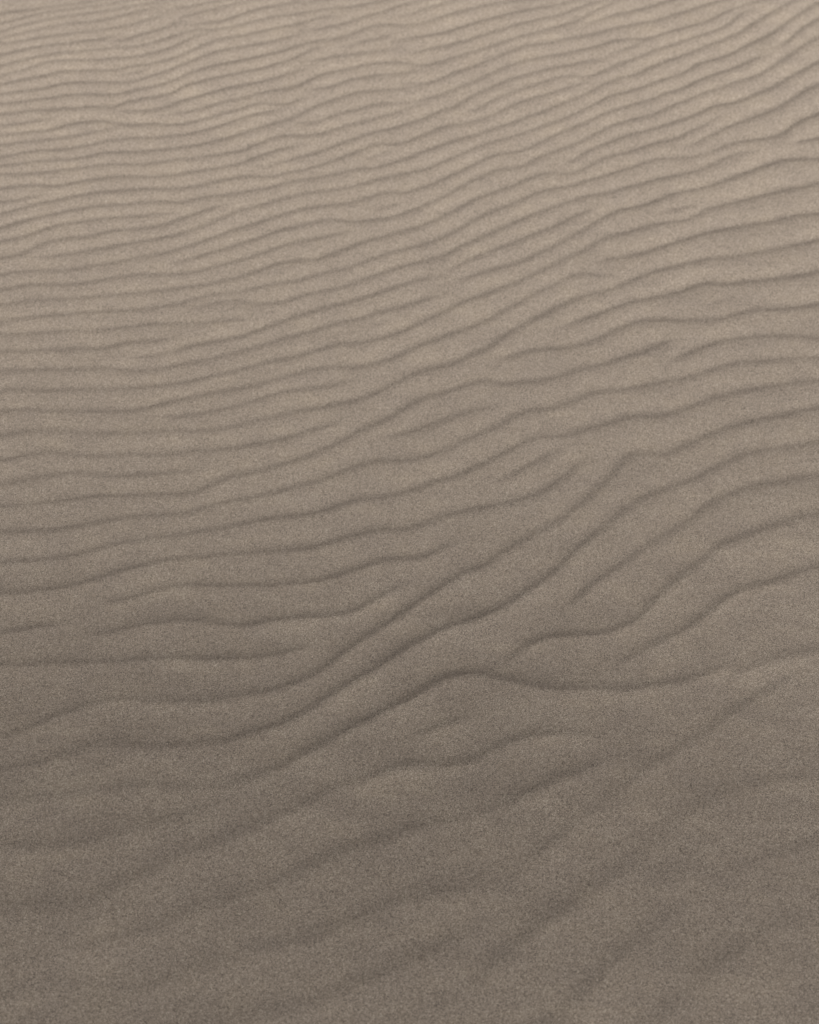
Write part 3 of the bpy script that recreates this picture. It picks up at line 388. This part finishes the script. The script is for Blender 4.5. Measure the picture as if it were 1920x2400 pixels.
for i in range(NL):
    up[i] = smooth1(up[i], 12.0)
    dn[i] = smooth1(dn[i], 12.0)

# ripple relief
relief = np.zeros((NY, NX), np.float32)
for i in range(NL):
    ok = np.where(~np.isnan(R[i]) & (Wt[i] > 0.001))[0]
    if len(ok) < 4:
        continue
    y0 = R[i][ok]
    slope = np.gradient(y0, GX[ok])
    c = 1.0 / np.sqrt(1 + smooth1(slope, 6.0) ** 2)
    amp = HEIGHT * 0.5 * (up[i][ok] + dn[i][ok]) * Wt[i][ok] * strength(GX[ok], y0)
    r0 = np.searchsorted(GY, y0.min() - 0.2)
    r1 = np.searchsorted(GY, y0.max() + 0.25)
    dd = (GY[r0:r1, None] - y0[None, :]) * c[None, :]
    vary = 1 + 0.08 * np.interp(GX[ok], np.arange(-3, 3, 0.045), smooth1(rng.normal(0, 1.6, 134), 0.8)[:134])
    amp = amp * np.clip(vary, 0.5, 1.5)
    # a trough with a steep near flank, and a crest with a steep far flank: in proportion
    # they range from worn troughs between round backs to a sawtooth with a thin slip face
    def flank(near, far_):
        e = np.where(dd > 0, dd / (far_ * up[i][ok])[None, :], -dd / (near * dn[i][ok])[None, :])
        return np.exp(-(np.sqrt(e * e + 0.01) - 0.1))
    body = np.exp(-np.where(dd > 0, dd / (0.42 * up[i][ok])[None, :], -dd / (0.34 * dn[i][ok])[None, :]) ** 2)
    wr = crest_share(GX[ok], y0)[None, :]
    shape = wr * flank(0.68 * STOSS, LEE) - (1 - wr) * (CORE * flank(LEE, STOSS) + (1 - CORE) * body)
    shape = shape * (1 + 1.0 * (1 - np.abs(2 * wr - 1)))
    relief[r0:r1, ok] += (amp[None, :] * shape).astype(np.float32)

def blur(a, sig, axis_):
    k = int(math.ceil(sig * 3))
    g = np.exp(-0.5 * (np.arange(-k, k + 1) / sig) ** 2)
    g /= g.sum()
    p = np.pad(a, [(k, k) if ax == axis_ else (0, 0) for ax in (0, 1)], mode='edge')
    out = np.zeros_like(a)
    for j in range(2 * k + 1):
        out += g[j] * (p[j:j + a.shape[0]] if axis_ == 0 else p[:, j:j + a.shape[1]])
    return out
relief = blur(blur(relief, 1.3, 0), 1.5, 1)
soft = blur(blur(relief, 2.2, 0), 2.8, 1)
mixw = np.clip((1.2 - GY) / 0.5, 0, 1)[:, None]        # the near ripples are worn rounder
relief = relief * (1 - mixw) + soft * mixw
fx = np.clip((2.4 - np.abs(GX)) / 0.8, 0, 1)
fy = np.clip((4.2 - GY) / 0.6, 0, 1) * np.clip((GY + 0.6) / 0.5, 0, 1)
relief *= (fx[None, :] * fy[:, None])

# gentle unevenness a few centimetres across
XX, YY = np.meshgrid(GX, GY)
def value_noise(x, y, cell, seed):
    r = np.random.default_rng(seed).normal(0, 1, (256, 256))
    u, v = x / cell, y / cell
    iu, iv = np.floor(u).astype(int), np.floor(v).astype(int)
    fu, fv = u - iu, v - iv
    fu = fu * fu * fu * (fu * (fu * 6 - 15) + 10)
    fv = fv * fv * fv * (fv * (fv * 6 - 15) + 10)
    g = lambda a, b: r[a % 256, b % 256]
    return ((g(iu, iv) * (1 - fu) + g(iu + 1, iv) * fu) * (1 - fv)
            + (g(iu, iv + 1) * (1 - fu) + g(iu + 1, iv + 1) * fu) * fv)
near = (fx[None, :] * fy[:, None])
uneven = (value_noise(XX, YY * 1.6, 0.11, 1) * 0.0009 + value_noise(XX, YY * 1.4, 0.047, 2) * 0.00032
          + value_noise(XX, YY, 0.018, 3) * 0.00009) * near * UNEVEN
far = (value_noise(XX, YY, 21.0, 5) * 0.5 + value_noise(XX, YY, 9.0, 6) * 0.15) * np.clip((np.hypot(XX, YY - 1.5) - 8) / 25, 0, 1)
Z = dune(XX, YY) + relief + uneven + far

dzy = np.gradient(Z, GY, axis=0)
dzx = np.gradient(Z, GX, axis=1)
NRM = np.stack([-dzx, -dzy, np.ones_like(Z)], axis=-1)
NRM /= np.linalg.norm(NRM, axis=-1, keepdims=True)
NRM = NRM.reshape(-1, 3)
VERT = np.stack([XX, YY, Z], axis=-1).reshape(-1, 3)

# ------------------------------------------------------------------ which ripple each face belongs to
mark = np.full((NY - 1, NX - 1), -1, np.int32)
xc = 0.5 * (GX[1:] + GX[:-1])
yc = 0.5 * (GY[1:] + GY[:-1])
for i in np.argsort([np.nanmean(r) for r in rows]):
    yi = np.interp(xc, GX, np.where(np.isnan(R[i]), -99, R[i]))
    wi = np.interp(xc, GX, Wt[i])
    cols = np.where((wi > 0.25) & (yi > GY[0]) & (yi < 4.0))[0]
    rr = np.clip(np.searchsorted(yc, yi[cols]), 0, NY - 2)
    mark[rr, cols] = i
pos = np.where(mark >= 0, np.arange(NY - 1)[:, None], -1)
pos = np.maximum.accumulate(pos, axis=0)
label = np.where(pos >= 0, np.take_along_axis(mark, np.maximum(pos, 0), axis=0), -1)
is_part = np.array(mapped + [False])
visible = (np.abs(xc)[None, :] < 1.3) & (yc[:, None] < 3.15)
label = np.where(visible & is_part[label], label, -1)

q = np.arange(NY * NX).reshape(NY, NX)
QUADS = np.stack([q[:-1, :-1], q[:-1, 1:], q[1:, 1:], q[1:, :-1]], axis=-1).reshape(-1, 4)
lab = label.reshape(-1)

def sheet(name, faces, parent=None):
    used, inv = np.unique(faces, return_inverse=True)
    me = bpy.data.meshes.new(name)
    me.vertices.add(len(used))
    me.vertices.foreach_set("co", VERT[used].astype(np.float32).ravel())
    me.loops.add(faces.size)
    me.loops.foreach_set("vertex_index", inv.astype(np.int32).ravel())
    me.polygons.add(len(faces))
    me.polygons.foreach_set("loop_start", (np.arange(len(faces)) * 4).astype(np.int32))
    me.update(calc_edges=True)
    me.polygons.foreach_set("use_smooth", np.ones(len(faces), bool))
    me.normals_split_custom_set_from_vertices(NRM[used].astype(np.float32))
    me.materials.append(SAND)
    o = bpy.data.objects.new(name, me)
    COL.objects.link(o)
    if parent:
        o.parent = parent
    return o

ground = sheet("sand", QUADS[lab < 0])
ground["kind"] = "structure"
ground["label"] = "wind-rippled greyish tan dune sand covering the whole ground"
for i in range(NL):
    f = QUADS[lab == i]
    if mapped[i] and len(f) > 30:
        sheet("sand_ripple", f, ground)

# ------------------------------------------------------------------ coarse loose grains lying on the surface
def bilinear(x, y):
    i = np.clip(np.searchsorted(GX, x) - 1, 0, NX - 2)
    j = np.clip(np.searchsorted(GY, y) - 1, 0, NY - 2)
    u = (x - GX[i]) / (GX[i + 1] - GX[i])
    v = (y - GY[j]) / (GY[j + 1] - GY[j])
    return ((Z[j, i] * (1 - u) + Z[j, i + 1] * u) * (1 - v) + (Z[j + 1, i] * (1 - u) + Z[j + 1, i + 1] * u) * v)

def grain_material(name, dark, mid, pale):
    m = bpy.data.materials.new(name)
    m.use_nodes = True
    nt = m.node_tree
    n, l = nt.nodes, nt.links
    b = n["Principled BSDF"]
    b.inputs["Roughness"].default_value = 0.6
    g = n.new("ShaderNodeNewGeometry")
    r = n.new("ShaderNodeValToRGB")
    e = r.color_ramp.elements
    e[0].position, e[0].color = 0.0, (*dark, 1)
    e[1].position, e[1].color = 1.0, (*pale, 1)
    k = e.new(0.45)
    k.color = (*mid, 1)
    l.new(g.outputs["Random Per Island"], r.inputs[0])
    l.new(r.outputs[0], b.inputs["Base Color"])
    return m

BASE = np.array([(1, 0, 0), (0, 1, 0), (-1, 0, 0), (0, -1, 0), (0, 0, 0.9)], float)
TRI = np.array([(0, 1, 4), (1, 2, 4), (2, 3, 4), (3, 0, 4)])      # the buried half is left out

def scatter(name, label_, gx, gy, gs, mat, flat=1.0):
    n = len(gx)
    gz = bilinear(gx, gy)
    ang = rng.uniform(0, 6.28, n)
    pts = np.repeat(BASE[None], n, 0) * (1 + rng.normal(0, 0.22, (n, 5, 1))) * gs[:, None, None]
    ca, sa = np.cos(ang)[:, None], np.sin(ang)[:, None]
    px = pts[..., 0] * ca - pts[..., 1] * sa + gx[:, None]
    py = pts[..., 0] * sa + pts[..., 1] * ca + gy[:, None]
    pz = pts[..., 2] * flat + (gz - gs * 0.05)[:, None]
    gv = np.stack([px, py, pz], -1).reshape(-1, 3)
    gf = (TRI[None] + (np.arange(n) * 5)[:, None, None]).reshape(-1, 3)
    me = bpy.data.meshes.new(name)
    me.vertices.add(len(gv))
    me.vertices.foreach_set("co", gv.astype(np.float32).ravel())
    me.loops.add(gf.size)
    me.loops.foreach_set("vertex_index", gf.astype(np.int32).ravel())
    me.polygons.add(len(gf))
    me.polygons.foreach_set("loop_start", (np.arange(len(gf)) * 3).astype(np.int32))
    me.update(calc_edges=True)
    me.materials.append(mat)
    o = bpy.data.objects.new(name, me)
    COL.objects.link(o)
    o["kind"] = "stuff"
    o["label"] = label_

NG = 40000
scatter("sand_grains", "coarse pale and dark sand grains scattered loose over the ripples",
        rng.uniform(-1.25, 1.25, NG), 0.2 + 3.0 * rng.random(NG), 0.0004 + 0.0005 * rng.random(NG) ** 3,
        grain_material("loose_grains", (0.10, 0.085, 0.07), (0.30, 0.255, 0.21), (0.62, 0.56, 0.47)))

# paler coarse grains that the wind has sorted onto the crests of the near ripples
NC = 430000
cx, cy = rng.uniform(-0.9, 0.9, NC), 0.55 + 1.15 * rng.random(NC)
ci = np.clip(np.searchsorted(GX, cx), 0, NX - 1)
cj = np.clip(np.searchsorted(GY, cy), 0, NY - 1)
local = blur(blur(relief, 14.0, 0), 14.0, 1)
high = ((relief - local)[cj, ci]) / 0.0012
patch = value_noise(cx - 1.2 * cy, (cy + 0.4 * cx) * 2.2, 0.13, 9) + 0.5 * value_noise(cx, cy * 2, 0.05, 10)
keep = np.clip(0.10 + 0.55 * high + 0.45 * patch, 0, 1) * np.clip((1.7 - cy) / 0.4, 0, 1) * np.clip((cy - 0.55) / 0.3, 0, 1)
ok = rng.random(NC) < keep
scatter("crest_grains", "paler coarse grains sorted onto the crests of the near ripples",
        cx[ok], cy[ok], 0.00045 + 0.00035 * rng.random(ok.sum()) ** 2,
        grain_material("crest_grains", (0.44, 0.375, 0.30), (0.62, 0.53, 0.43), (0.78, 0.69, 0.57)), 0.4)
print("triangles", 2 * len(QUADS) + 4 * (NG + int(ok.sum())), int(ok.sum()))
